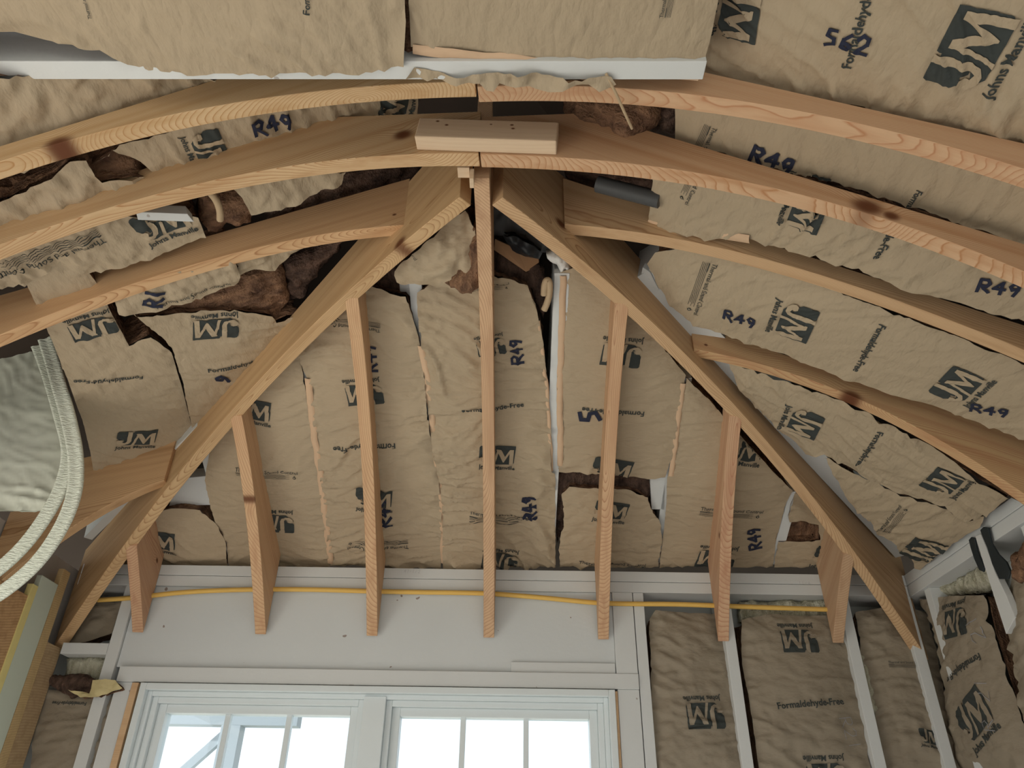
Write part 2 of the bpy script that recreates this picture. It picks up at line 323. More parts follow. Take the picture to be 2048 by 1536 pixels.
# ---------------------------------------------------------------- window
def casing(parent, x0, x1, z0, z1, w, y0, y1, name, mat=MFR, bw=.002):
    vs = []; fs = []
    for b in ((x0, x0+w, y0, y1, z0, z1), (x1-w, x1, y0, y1, z0, z1), (x0+w, x1-w, y0, y1, z1-w, z1), (x0+w, x1-w, y0, y1, z0, z0+w)):
        o = len(vs); vs += boxverts(*b); fs += [tuple(i+o for i in f) for f in BOXF]
    o = link(name, mesh(vs, fs), mat, parent, Matrix.Identity(4)); bevel(o, bw); return o
win = empty('window_1', (-.455, WY, wz0)); win['kind'] = 'structure'
casing(win, wx0, wx1, wz0, wz1, .022, WY-.012, WY+.13, 'window_frame')
casing(win, wx0+.022, wx1-.022, wz0+.022, wz1-.022, .016, WY+.012, WY+.12, 'frame_step')
box('window_mullion', (-.500, -.425, WY+.006, WY+.12, wz0+.03, wz1-.03), MFR, parent=win)
GL, nt, b = nodes('window_glass', .02)
tr = nt.nodes.new('ShaderNodeBsdfTransparent'); tr.inputs[0].default_value = (.95, .98, 1, 1); gs = nt.nodes.new('ShaderNodeBsdfGlossy'); gs.inputs['Roughness'].default_value = .02
mx = nt.nodes.new('ShaderNodeMixShader'); mx.inputs[0].default_value = .06; nt.links.new(tr.outputs[0], mx.inputs[1]); nt.links.new(gs.outputs[0], mx.inputs[2]); nt.links.new(mx.outputs[0], nt.nodes['Material Output'].inputs[0])
SASH = []
for (a, c) in ((wx0+.038, -.500), (-.425, wx1-.038)):
    casing(win, a, c, wz0+.038, wz1-.038, .020, WY+.026, WY+.11, 'sash_frame')
    casing(win, a+.020, c-.020, wz0+.058, wz1-.058, .028, WY+.045, WY+.10, 'sash')
    ga, gc = a+.048, c-.048
    g = box('pane', (ga-.004, gc+.004, WY+.069, WY+.073, wz0+.08, wz1-.080), GL, parent=win, bw=0)
    for k in (1, 2):
        xm = ga+(gc-ga)*k/3
        box('muntin', (xm-.009, xm+.009, WY+.058, WY+.084, wz0+.08, wz1-.08), MFR, parent=win)
SH = pine('shim_wood', .1, .2, .02, 41, (.70, .50, .30), (.5, .3, .16), .006)
box('jamb_strip', (wx0-.030, wx0-.008, WY-.010, WY+.12, wz0, wz1+.0), SH, 'bare wood jamb strip along the left side of the window', 'board')
box('jamb_strip', (wx1+.0005, wx1+.009, WY-.004, WY+.12, wz0, wz1-.004), SH, 'thin bare wood jamb strip along the right side of the window', 'board', bw=.0008)
# porch outside the left sash
PG = painted('porch_paint', (.42, .48, .52), 0)
pg = empty('porch_frame', (-1.4, 5.2, 0)); tag(pg, 'grey porch beam with post and brace seen through the left sash', 'porch')
box('beam', (-3.2, -1.33, 5.1, 5.2, CZ+.70, CZ+.82), PG, parent=pg)
box('post', (-1.80, -1.68, 5.1, 5.2, -.2, CZ+.70), PG, parent=pg)
br = obox('brace', (-2.35, 5.12, CZ+.12), (1, 0, 1), None, (0, 1, 0), .80, .05, .05, PG); br.parent = pg; br.matrix_parent_inverse = pg.matrix_world.inverted()
# ---------------------------------------------------------------- paper faced insulation
def pip(P, poly):
    x, y = P[:, 0], P[:, 1]; ins = np.zeros(len(P), bool); n = len(poly)
    for i in range(n):
        x1, y1 = poly[i]; x2, y2 = poly[(i+1) % n]
        c = ((y1 > y) != (y2 > y)) & (x < (x2-x1)*(y-y1)/(y2-y1+1e-15)+x1); ins ^= c
    return ins
def edged(P, poly):
    d = np.full(len(P), 9.); n = len(poly)
    for i in range(n):
        a = np.array(poly[i]); b = np.array(poly[(i+1) % n]); ab = b-a
        t = np.clip(((P-a)@ab)/(ab@ab+1e-12), 0, 1); q = a+t[:, None]*ab
        d = np.minimum(d, np.hypot(*(P-q).T))
    return d
def dense(poly, step, rag, seed):
    out = []; n = len(poly)
    for i in range(n):
        a = np.array(poly[i]); b = np.array(poly[(i+1) % n]); L = np.linalg.norm(b-a); k = max(1, int(L/step))
        for j in range(k):
            q = a+(b-a)*j/k
            if rag:
                q = q+rag*np.array([noise.noise(Vector((q[0]*40, q[1]*40, seed))), noise.noise(Vector((q[0]*40, q[1]*40, seed+9)))]) \
                     + rag*.6*np.array([noise.noise(Vector((q[0]*120, q[1]*120, seed))), noise.noise(Vector((q[0]*120, q[1]*120, seed+9)))])
            out.append((float(q[0]), float(q[1])))
    return out
def fill(poly, step):
    P = np.array(poly); x0, y0 = P.min(0); x1, y1 = P.max(0)
    gx, gy = np.meshgrid(np.arange(x0, x1, step), np.arange(y0, y1, step*.866)); gx = gx + (np.arange(gx.shape[0]) % 2)[:, None]*step/2
    G = np.stack([gx.ravel(), gy.ravel()], 1); G = G[pip(G, poly)]
    if len(G): G = G[edged(G, poly) > step*.55]
    pts = [Vector(p) for p in poly]+[Vector(p) for p in G]; n = len(poly)
    r = delaunay_2d_cdt(pts, [(i, (i+1) % n) for i in range(n)], [], 1, 1e-6)
    return np.array([tuple(v) for v in r[0]]), [tuple(f) for f in r[2]]
def height(P, poly, bulge, wr, ang, seed, cr=0):
    d = edged(P, poly) if len(P) else np.zeros(0)
    h = np.empty(len(P)); ca, sa = math.cos(ang), math.sin(ang)
    for i, (u, v) in enumerate(P):
        a = u*ca+v*sa; b = -u*sa+v*ca
        wx = noise.noise(Vector((u*3, v*3, seed)))*.10
        n1 = noise.noise(Vector((a*17+wx*30, b*4.0, seed*1.7))); n2 = noise.noise(Vector((a*42+wx*30, b*11, seed+3.3)))
        n3 = noise.noise(Vector((u*3.5, v*3.5, seed+8)))
        f1 = max(0, 1-abs(n1)*3.2)**2; f2 = max(0, 1-abs(n2)*3.0)**2
        m = .35+.65*max(0, min(1, .5+n3*2.2)) + .8*math.exp(-d[i]/.05)
        q = wr*(f1*.0068+f2*.0042)*m + n3*.006*wr
        if cr:
            c1 = noise.noise(Vector((u*16, v*16, seed))); c2 = noise.noise(Vector((u*38, v*38, seed)))
            q += cr*(abs(c1)*.022+abs(c2)*.010)
        h[i] = bulge*.8*(1-math.exp(-d[i]/.09))+q
    return h
def text2d(s, bold=False):
    cu = bpy.data.curves.new('t', 'FONT'); cu.body = s; cu.size = 1; cu.offset = .022 if bold else .004; cu.resolution_u = 2
    o = bpy.data.objects.new('t', cu); COL.objects.link(o); dg = bpy.context.evaluated_depsgraph_get(); me = o.evaluated_get(dg).to_mesh()
    V = np.array([(v.co.x, v.co.y) for v in me.vertices]); Fc = [tuple(p.vertices) for p in me.polygons]
    o.evaluated_get(dg).to_mesh_clear(); bpy.data.objects.remove(o); bpy.data.curves.remove(cu)
    V[:, 0] -= V[:, 0].min(); return V, Fc
_tc = {}
def T2(s, bold=False):
    if (s, bold) not in _tc: _tc[(s, bold)] = text2d(s, bold)
    return _tc[(s, bold)]
def ngon(p): return (np.array(p, float), [tuple(range(len(p)))])
def stroke(pts, w):
    out = []
    for a, b in zip(pts[:-1], pts[1:]):
        a = np.array(a, float); b = np.array(b, float); d = (b-a)/(np.linalg.norm(b-a)+1e-9); n = np.array([-d[1], d[0]])*w/2; e = d*w*.35
        out.append(([a-n-e, b-n+e, b+n+e, a+n-e]))
    return out
def rrect(x0, y0, x1, y1, r, n=5):
    p = []
    for cx, cy, a0 in ((x1-r, y1-r, 0), (x0+r, y1-r, 90), (x0+r, y0+r, 180), (x1-r, y0+r, 270)):
        for k in range(n+1):
            a = math.radians(a0+90*k/n); p.append((cx+r*math.cos(a), cy+r*math.sin(a)))
    return p
GLY = {'R': [[(0, 0), (.05, 1), (.45, 1), (.6, .8), (.45, .55), (.05, .5)], [(.2, .5), (.65, 0)]], '4': [[(.45, 0), (.45, 1), (0, .4), (.65, .4)]],
       '9': [[(.5, .6), (.2, .45), (.05, .7), (.2, .95), (.5, .9), (.5, .5), (.35, 0)]], '2': [[(0, .8), (.2, 1), (.5, .9), (.5, .6), (0, .05), (.6, 0)]], '1': [[(.2, 0), (.25, 1)]],
       '5': [[(.5, 1), (.1, .95), (.05, .6), (.45, .5), (.5, .2), (.05, 0)]], '6': [[(.45, .95), (.1, .6), (.05, .2), (.4, .05), (.5, .35), (.1, .4)]], '-': [[(0, .5), (.5, .5)]], 'B': [[(0, 0), (.05, 1), (.5, .85), (.1, .55), (.55, .3), (0, 0)]],
       '7': [[(0, 1), (.55, 1), (.2, 0)]], '/': [[(0, 0), (.4, 1)]]}
def prints(kind, L):
    """list of (verts2d, faces, slot, lift) in a frame with the baseline on x, length L"""
    out = []
    if kind == 'JM':
        V, f = T2('Johns Manville', True); k = L/V[:, 0].max(); out.append((V*k, f, 1, 0))
        w = .98*L; h = .62*L; y0 = .17*L; A = lambda p: np.array([(x*w, y0+y*h) for x, y in p])
        D = [rrect(0, .30, .24, .97, .07), rrect(.16, .0, .98, .97, .08)]
        out.append((A([(0, .5), (.08, .36), (.17, .42), (.2, .3), (.26, .3), (.26, 1.0), (.04, 1.0), (0, .93)]), [tuple(range(8))], 1, 0))
        out.append((A([(.20, .0), (.90, .0), (.98, .10), (1.0, 1.0), (.42, 1.0), (.40, .9), (.26, .9), (.26, .3), (.12, .22), (.14, .08)]), [tuple(range(10))], 1, .0004))
        lt = [[(.26, 1.0), (.37, 1.0), (.37, .34), (.32, .16), (.22, .07), (.10, .09), (.02, .20), (.0, .32), (.05, .40), (.13, .40), (.17, .33), (.15, .24), (.22, .20), (.26, .30)],
              [(.38, .0), (.45, .0), (.53, .60), (.67, .12), (.70, .12), (.84, .60), (.85, -.01), (.96, -.01), (.95, .84), (.85, .84), (.72, .42), (.59, .84), (.47, .84), (.47, .78), (.49, .74)]]
        for q in lt: out.append((A(q), [tuple(range(len(q)))], 0, .0024))
    elif kind in ('FF', 'TS', 'TSW', 'TSR'):
        s = 'Formaldehyde-Free' if kind == 'FF' else 'Thermal and Sound Control'
        V, f = T2(s, kind == 'FF'); k = L/V[:, 0].max(); 
        out.append((V*np.array([k, k]), f, 1, 0))
        if kind == 'TSW':
            for j in range(5):
                y = -k*(.42+.22*j); x1 = L*(.80 if j % 2 else .86)
                out.append((np.array([(0, y), (x1, y), (x1, y+k*.06), (0, y+k*.06)]), [(0, 1, 2, 3)], 1, 0))
            out.append((np.array([(0, -.42*k-.02*k), (.16*L, -.44*k), (.16*L, -.3*k), (0, -.3*k)]), [(0, 1, 2, 3)], 1, 0))
            c = np.array([L*.94, -k*.85]); q = [(0, -.35), (.28, -.2), (.3, .05), (.12, .22), (.05, .5), (-.12, .2), (-.3, .05), (-.26, -.2)]
            out.append((np.array([c+np.array(p)*k for p in q]), [tuple(range(8))], 1, 0))
            out.append((np.array([c+np.array(p)*k*.45 for p in q]), [tuple(range(8))], 0, .0006))
    elif kind.startswith('M:') or kind.startswith('P:'):
        s = kind[2:]; n = len(s); cw = L/n; hgt = cw*1.15; i = 0
        for ch in s:
            for st in GLY.get(ch, []):
                for q in stroke([(x*cw*1.15+i*cw, y*hgt) for x, y in st], cw*(.25 if kind[0] == 'M' else .05)): out.append((np.array(q), [(0, 1, 2, 3)], 2 if kind[0] == 'M' else 3, .0009))
            i += 1
    return out
def layprint(V3, F3, MI, plane, hf, pr, org):
    kind, p0, p1 = pr[:3]; lift = .0028
    a = np.array(plane.uv(*p0)); b = np.array(plane.uv(*p1)); L = np.linalg.norm(b-a); ex = (b-a)/L
    # readable from the room: in (u,v) seen from +n the frame is right handed
    ey = np.array([-ex[1], ex[0]])
    for V, f, slot, dl in prints(kind, L):
        bm = bmesh.new(); vs = [bm.verts.new((p[0], p[1], 0)) for p in V]
        for q in f:
            try: bm.faces.new([vs[i] for i in q])
            except ValueError: pass
        bm.normal_update(); bmesh.ops.triangulate(bm, faces=bm.faces, ngon_method='EAR_CLIP')
        for _ in range(7):
            es = [e for e in bm.edges if e.calc_length() > .0065]
            if not es: break
            bmesh.ops.subdivide_edges(bm, edges=es, cuts=1); bmesh.ops.triangulate(bm, faces=[x for x in bm.faces if len(x.verts) > 3])
        bm.verts.index_update()
        Q = np.array([(v.co.x, v.co.y) for v in bm.verts]); 
        if len(Q) == 0: bm.free(); continue
        Q = a + Q[:, :1]*ex + Q[:, 1:]*ey
        inside = pip(Q, hf.poly); H = hf(Q)+lift+dl; o = len(V3)
        for (u, v), h in zip(Q, H): V3.append((u-org[0], v-org[1], h))
        for q in bm.faces:
            ids = [v.index for v in q.verts]
            if not all(inside[i] for i in ids): continue
            t = [o+i for i in ids]
            if q.normal.z < 0: t.reverse()
            F3.append(tuple(t)); MI.append(slot)
        bm.free()
_seed = [0]
def batt(lab, plane, px, off=.0, bulge=.016, wr=1.0, ang=0.0, rag=.0, pr=(), mat=None, depth=.10, cr=0, step=.009, name='insulation_batt', cat='insulation', core=WOOL, flange=(), gap=.0, group=None):
    _seed[0] += 1; sd = _seed[0]*2.37
    pl = Plane(plane.o+plane.n*off, plane.n, plane.u)
    raw = [pl.uv(*p) for p in px]
    outl = dense(raw, .012, rag, sd)
    P = np.array(outl); org = P.mean(0)
    pts, fs = fill(outl, step)
    mat = mat or kraft('kraft_%d' % _seed[0], seed=_seed[0])
    class HF: pass
    hf = lambda Q: height(np.asarray(Q), raw, bulge, wr, ang, sd, cr)
    class C:
        poly = outl
        def __call__(s, Q): return hf(Q)
    c = C()
    H = hf(pts)
    V = [(u-org[0], v-org[1], h) for (u, v), h in zip(pts, H)]; Fc = []; MI = []
    for f in fs:
        a, b, d = [np.array(pts[i]) for i in f[:3]]
        if np.cross(b-a, d-a) < 0: f = tuple(reversed(f))
        Fc.append(f); MI.append(0)
    nb = len(Fc)
    root = empty(name, None, frame(pl.o+pl.u*org[0]+pl.v*org[1], pl.u, pl.v, pl.n)); tag(root, lab, cat, group)
    for q in pr: layprint(V, Fc, MI, pl, c, q, org)
    me = mesh(V, Fc, True, MI); child('kraft_facing', me, [mat, INK, MARK, PENC], root)
    for line, wdt in flange:
        lv = []; lf = []; q = [np.array(pl.uv(*p)) for p in line]; qq = []
        for a, b in zip(q[:-1], q[1:]):
            k = max(1, int(np.linalg.norm(b-a)/.015)); qq += [a+(b-a)*j/k for j in range(k)]
        qq.append(q[-1]); qq = np.array(qq)
        for i, a in enumerate(qq):
            d = qq[min(i+1, len(qq)-1)]-qq[max(i-1, 0)]; d = d/np.linalg.norm(d); n = np.array([-d[1], d[0]])
            jit = noise.noise(Vector((i*.35, sd, 0)))*.004
            for s in (-.5, -.1, .3, .5):
                p = a+n*(wdt*s+jit); lv.append((p[0]-org[0], p[1]-org[1], .004+.004*(abs(s) < .4)+.003*noise.noise(Vector((i*.5, s*3, sd)))))
            if i:
                o = 4*i
                for k in range(3): lf.append((o+k, o+k+1, o+k-3, o+k-4))
        child('stapling_flange', mesh(lv, lf, True), FL, root)
    if depth:
        n = len(outl); rows = 5; cv = []; cf = []
        for r in range(rows+1):
            for i, (u, v) in enumerate(outl):
                t = r/rows; d = noise.noise(Vector((u*30, v*30, r*1.3+sd)))*.012*(1 if r else 0)
                q = np.array([u, v]); inn = org-q; inn = inn/np.linalg.norm(inn)
                q = q+inn*(.003+.010*math.sin(t*3.1)+d)
                cv.append((q[0]-org[0], q[1]-org[1], -.0015-depth*t))
        for r in range(rows):
            for i in range(n): j = (i+1) % n; cf.append((r*n+i, r*n+j, (r+1)*n+j, (r+1)*n+i))
        child('fiberglass_fill', mesh(cv, cf, True), core, root)
    return root
def wool(lab, plane, px, off=-.05, amp=.03, mat=WOOL, rag=.008, step=.010, freq=16, name='fiberglass_wad', cat='insulation', stretch=1.0, dome=.0, depth=.05):
    _seed[0] += 1; sd = _seed[0]*3.1; pl = Plane(plane.o+plane.n*off, plane.n, plane.u)
    raw = [pl.uv(*p) for p in px]; outl = dense(raw, .010, rag, sd); pts, fs = fill(outl, step); org = np.array(outl).mean(0); d = edged(pts, outl)
    V = []
    for (u, v), e in zip(pts, d):
        h = 0; a = amp; f = freq
        for k in range(4): h += a*abs(noise.noise(Vector((u*f, v*f*stretch, sd+k)))); a *= .5; f *= 2.1
        V.append((u-org[0], v-org[1], h+dome*(1-math.exp(-e/.05)) - .02*math.exp(-e/.012)))
    Fc = []
    for f in fs:
        a, b, c = [np.array(pts[i]) for i in f[:3]]
        Fc.append(tuple(reversed(f)) if np.cross(b-a, c-a) < 0 else f)
    n = len(V); m = len(outl)
    for (u, v) in outl: V.append((u-org[0], v-org[1], -depth))
    # skirt: match outline vertices
    idx = [int(np.argmin(np.hypot(pts[:, 0]-u, pts[:, 1]-v))) for (u, v) in outl]
    for i in range(m): j = (i+1) % m; Fc.append((idx[i], idx[j], n+j, n+i))
    Fc.append(tuple(n+i for i in range(m)))
    me = mesh(V, Fc, True); o = link(name, me, mat, None, frame(pl.o+pl.u*org[0]+pl.v*org[1], pl.u, pl.v, pl.n)); tag(o, lab, cat); return o
#BATTS
# white painted old rafters between the batts
def rafter(lab, pl, u0, u1, v, w=.038, d=.19, off=-.004, mat=None, name='old_rafter'):
    P0 = pl.o + pl.u*u0 + pl.v*(v-w/2) + pl.n*off
    return obox(name, P0, pl.u, None, pl.n*-1, u1-u0, w, d, mat or MW, lab, 'rafter') if False else _raf(lab, pl, u0, u1, v, w, d, off, mat, name)
def _raf(lab, pl, u0, u1, v, w, d, off, mat, name):
    me = mesh(boxverts(0, u1-u0, -w/2, w/2, off-d, off), BOXF); o = link(name, me, mat or MW, None, frame(pl.o+pl.u*u0+pl.v*v, pl.u, pl.v, pl.n)); bevel(o, .002); tag(o, lab, 'rafter'); return o
def rpx(lab, pl, a, b, **k):      # rafter along the run of a slope seen between two points
    ua, va = pl.uv(*a); ub, vb = pl.uv(*b); return _raf(lab, pl, min(ua, ub), max(ua, ub), (va+vb)/2, k.get('w', .038), k.get('d', .19), k.get('off', -.004), k.get('mat'), 'old_rafter')
rpx('white painted old rafter in the gap right of the centre column of batts', PE, (1100, 545), (1114, 1131), w=.045, off=.004)
rpx('white painted old rafter glimpsed at the broken batt top left of the centre rib', PE, (812, 560), (880, 1131), off=-.012)
rpx('white painted old rafter hidden behind the seam right of the left sash column', PE, (618, 740), (653, 1131), off=-.012)
rpx('white painted old rafter behind the seam below the right hip', PE, (1362, 760), (1325, 1131), off=-.012)
rpx('white painted old rafter with the torn hole beside it near the rightmost end jack', PE, (1590, 985), (1550, 1131), off=-.004)
rpx('white painted old rafter at the left end of the window wall slope', PE, (425, 880), (445, 1131), off=-.012)
# hip rafters (old, white) above the hip ribs
for sx, lab in ((-1, 'old white hip rafter above the left hip rib'), (1, 'old white hip rafter showing as a pale strip along the right hip rib')):
    s0 = .95 if sx < 0 else .42; a = Vector((X0+sx*s0, YP+s0, TE(YP+s0)+CZ+.02)); b = Vector((X0+sx*1.50, YP+1.44, TE(YP+1.44)+CZ+.03))
    U = (b-a).normalized(); Wd = Vector((sx*.7, -.7, 0)) ; Wd = (Wd-U*Wd.dot(U)).normalized(); V = Wd.cross(U)
    if V.z < 0: V = -V; 
    c = a + Wd*(.0 if sx < 0 else .020) - Vector((0, 0, .03 if sx > 0 else 0))
    me = mesh(boxverts(0, (b-a).length, 0, .14, 0, .085 if sx > 0 else .03), BOXF); bmm = bmesh.new(); bmm.from_mesh(me); bmm.free()
    o = link('old_rafter', me, MW, None, frame(c, U, V, Wd)); tag(o, lab, 'rafter')
# white header beam between the near ceiling and the first arch
bm_ = box('old_beam', (-1.12, .36, .891, .931, CZ+1.30, CZ+1.50), MW, 'white painted beam crossing just in front of the nearest arched rib', 'beam', rot=Matrix.Rotation(math.radians(-.75), 4, 'Z'))
PW = Plane((0, .947, 0), (0, -1, 0), (1, 0, 0))
JM_ = 'JM'
# ---- end slope columns, left to right
batt('small paper batt piece with a logo in the lowest left corner of the end slope', PE, [(285, 1040), (330, 1018), (345, 1015), (400, 1020), (435, 1050), (452, 1085), (455, 1132), (250, 1132), (255, 1090)], .004, cr=.25, pr=[('JM', (283, 1095), (357, 1105))])
batt('end slope batt column left of the left sash, between hip and second jack', PE, [(425, 870), (470, 815), (540, 745), (596, 700), (606, 745), (622, 850), (640, 960), (655, 1080), (660, 1132), (458, 1132), (452, 1085), (425, 1030), (410, 960)], .0, pr=[('JM', (470, 838), (544, 850)), ('TSW', (474, 935), (597, 945)), ('JM', (588, 1019), (512, 1012))])
batt('end slope batt column with R49 and upside down logos behind the third jack', PE, [(600, 705), (640, 655), (700, 600), (735, 567), (782, 582), (813, 588), (820, 615), (837, 664), (847, 736), (858, 842), (866, 903), (878, 958), (884, 1025), (882, 1132), (662, 1132), (652, 1025), (640, 940), (622, 800), (612, 750)], .002, wr=1.9, ang=.2, rag=.002,
     pr=[('JM', (760, 752), (684, 758)), ('M:R49', (756, 738), (750, 682)), ('FF', (791, 881), (668, 888)), ('JM', (713, 1013), (786, 1020)), ('M:R49', (786, 1040), (776, 990)), ('TSW', (818, 1083), (697, 1086)), ('TSW', (762, 655), (640, 640))], flange=[([(616, 755), (626, 850), (640, 940), (652, 1040), (662, 1125)], .022)])
batt('central end slope batt column behind the centre rib, clean R49 marking', PE, [(836, 620), (834, 585), (871, 562), (930, 545), (988, 548), (1022, 558), (1056, 572), (1070, 609), (1084, 664), (1094, 760), (1101, 842), (1102, 937), (1110, 944), (1111, 1132), (886, 1132), (886, 1025), (880, 958), (868, 903), (860, 842), (849, 736), (841, 664)], .006, wr=2.1, ang=-.25, rag=.003,
     pr=[('TSW', (925, 572), (1018, 567)), ('JM', (1006, 659), (948, 668)), ('M:R49', (1047, 719), (1041, 668)), ('FF', (926, 820), (1048, 810)), ('JM', (957, 929), (1029, 934)), ('TSW', (940, 1021), (1062, 1026)), ('M:R49', (1073, 1030), (1069, 980)), ('JM', (1039, 1095), (965, 1089))], flange=[([(842, 690), (856, 760), (868, 880), (882, 980), (888, 1125)], .020), ([(1076, 640), (1092, 760), (1098, 850), (1104, 940)], .012)])
batt('end slope batt column right of centre, upper piece ending in a torn edge', PE, [(1119, 545), (1150, 535), (1200, 545), (1260, 600), (1330, 700), (1372, 750), (1356, 831), (1345, 910), (1330, 952), (1295, 956), (1240, 950), (1175, 945), (1117, 944), (1113, 808), (1117, 705)], .002, wr=.8, rag=.003,
     pr=[('JM', (1288, 676), (1206, 669)), ('FF', (1288, 820), (1164, 811)), ('M:5', (1199, 836), (1198, 808)), ('JM', (1175, 957), (1252, 970))], flange=[([(1126, 550), (1122, 700), (1119, 800), (1121, 930)], .020)])
batt('end slope batt column right of centre, lower rumpled piece above the plate', PE, [(1124, 985), (1140, 970), (1158, 975), (1261, 978), (1295, 994), (1305, 1023), (1320, 1040), (1324, 1079), (1316, 1132), (1120, 1132), (1117, 1090), (1128, 1040)], .004, rag=.005, cr=.4, pr=[('JM', (1182, 1034), (1247, 1043)), ('TS', (1157, 1122), (1290, 1130))])
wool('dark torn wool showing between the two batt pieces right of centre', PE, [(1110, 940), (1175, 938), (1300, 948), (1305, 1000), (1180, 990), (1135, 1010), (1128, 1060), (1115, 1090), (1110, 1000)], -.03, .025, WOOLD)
def slab(name, lab, cat, pts, plane, offs, th, mat):
    a = [plane.hit(*p, o) for p, o in zip(pts, offs)]; n = plane.n*-1
    k = len(a); c = sum(a, Vector())/k; vs = [v-c for v in a]+[v-c+n*th for v in a]
    fs = [tuple(range(k-1, -1, -1)), tuple(range(k, 2*k))]+[(i, (i+1) % k, k+(i+1) % k, k+i) for i in range(k)]
    me = mesh(vs, fs); bmm = bmesh.new(); bmm.from_mesh(me); bmesh.ops.recalc_face_normals(bmm, faces=bmm.faces); bmm.to_mesh(me); bmm.free()
    o = link(name, me, mat, None, Matrix.Translation(c)); tag(o, lab, cat); bevel(o, .0008, 1); return o
slab('white_block', 'white painted block showing beside the torn wool right of centre', 'wood block', [(1300, 957), (1331, 955), (1329, 1019), (1303, 1019)], PE, [-.012]*4, .05, MW)
slab('white_block', 'white painted block in the gap left of the first end slope column', 'wood block', [(352, 958), (414, 952), (420, 1010), (338, 1012)], PE, [-.03]*4, .05, MW)
slab('white_block', 'white painted block at the broken top of the column left of centre', 'wood block', [(798, 558), (829, 562), (831, 606), (812, 584), (800, 584)], PE, [-.03]*5, .05, MW)
batt('end slope batt column below the right hip with R49 marking', PE, [(1373, 755), (1420, 800), (1480, 870), (1540, 935), (1585, 980), (1570, 1010), (1553, 1079), (1545, 1132), (1318, 1132), (1328, 1060), (1333, 1000), (1334, 955), (1348, 905), (1360, 831)], .0, wr=.8,
     pr=[('JM', (1440, 922), (1516, 930)), ('TSW', (1399, 1014), (1524, 1024)), ('M:R49', (1522, 1092), (1517, 1048)), ('JM', (1478, 1092), (1400, 1086))], flange=[([(1366, 765), (1352, 870), (1342, 950)], .018)])
batt('last end slope batt on the right with a dark torn hole', PE, [(1590, 985), (1640, 1030), (1700, 1090), (1730, 1132), (1547, 1132), (1556, 1083), (1572, 1083), (1600, 1084), (1640, 1080), (1636, 1050), (1600, 1040), (1576, 1041), (1580, 1010)], .0, rag=.003, pr=[('JM', (1614, 1132), (1688, 1139))])
wool('dark wool inside the torn hole of the last end slope batt', PE, [(1560, 1030), (1650, 1035), (1655, 1095), (1555, 1092)], -.035, .02, WOOL)
# loose torn batt hanging near the peak
batt('loose torn batt piece hanging near the peak left of the centre rib', PE, [(914, 425), (932, 415), (949, 452), (956, 480), (958, 570), (926, 584), (896, 572), (861, 562), (794, 560), (790, 540), (809, 518), (850, 482)], .09, bulge=.03, rag=.006, cr=1.6, depth=.14, pr=[('TS', (775, 424), (832, 512))], name='torn_batt')
wool('brown torn wool edge of the loose batt beside the centre rib', PE, [(948, 455), (962, 470), (966, 560), (940, 588), (915, 584), (890, 568), (905, 552), (930, 535), (940, 500)], .115, .03, WOOL, rag=.01, dome=.02, depth=.08)
# stuff in the cavity right of the centre rib
CARD = flat('cardboard', (.34, .20, .11)); DPL = flat('grey_plastic', (.07, .072, .075), .5); FOAM = flat('cotton_tuft', (.80, .80, .78))
batt('grey plastic sheet behind the right hip top', PE, [(985, 395), (1015, 400), (1100, 480), (1110, 505), (1060, 500), (1030, 470), (985, 470)], -.05, mat=DPL, depth=0, cr=.6, name='plastic_sheet', cat='plastic sheet')
batt('crumpled black plastic in the cavity right of the centre rib', PE, [(1005, 468), (1025, 466), (1060, 480), (1085, 500), (1078, 512), (1050, 510), (1025, 498)], -.02, mat=BLACK, depth=.02, cr=1.5, name='black_plastic', cat='plastic sheet', core=BLACK)
slab('cardboard_piece', 'brown cardboard piece sloping right of the centre rib below the peak', 'cardboard', [(990, 478), (1038, 500), (1060, 540), (1052, 544), (988, 500)], PE, [-.02, -.02, .0, .0, -.02], .004, CARD)
slab('cardboard_piece', 'folded cardboard flap tip in the cavity under the right hip', 'cardboard', [(1036, 503), (1075, 498), (1078, 525), (1052, 543)], PE, [-.01, -.03, -.01, .01], .004, CARD)
wool('tuft of white fibre at the right hip above the old rafter', PE, [(1096, 512), (1110, 505), (1130, 520), (1145, 545), (1125, 546), (1105, 530)], .0, .02, FOAM, rag=.008, step=.006, freq=40)
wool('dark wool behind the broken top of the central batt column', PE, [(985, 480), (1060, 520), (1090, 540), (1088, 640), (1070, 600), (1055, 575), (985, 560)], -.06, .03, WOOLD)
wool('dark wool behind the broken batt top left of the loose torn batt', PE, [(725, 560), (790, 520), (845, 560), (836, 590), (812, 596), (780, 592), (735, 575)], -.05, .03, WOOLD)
def loop(name, lab, cat, pts, rad, mat, plane, off, flat_=1.0):
    cu = bpy.data.curves.new(name, 'CURVE'); cu.dimensions = '3D'; cu.bevel_depth = rad; cu.bevel_resolution = 3; cu.use_fill_caps = True
    s = cu.splines.new('NURBS'); s.points.add(len(pts)-1); s.order_u = 4; s.use_endpoint_u = True; cu.resolution_u = 8
    P = [plane.hit(*p, off if isinstance(off, (int, float)) else off[i]) for i, p in enumerate(pts)]; c = P[0]
    for q, v in zip(s.points, P): q.co = (*(v-c), 1)
    t = bpy.data.objects.new('t', cu); COL.objects.link(t); dg = bpy.context.evaluated_depsgraph_get(); me = bpy.data.meshes.new_from_object(t.evaluated_get(dg)); bpy.data.objects.remove(t)
    me.materials.clear(); me.polygons.foreach_set('use_smooth', [True]*len(me.polygons))
    o = link(name, me, mat, None, Matrix.Translation(c)); tag(o, lab, cat); return o
PAP = kraft('kraft_loose', (.52, .39, .25), 77)
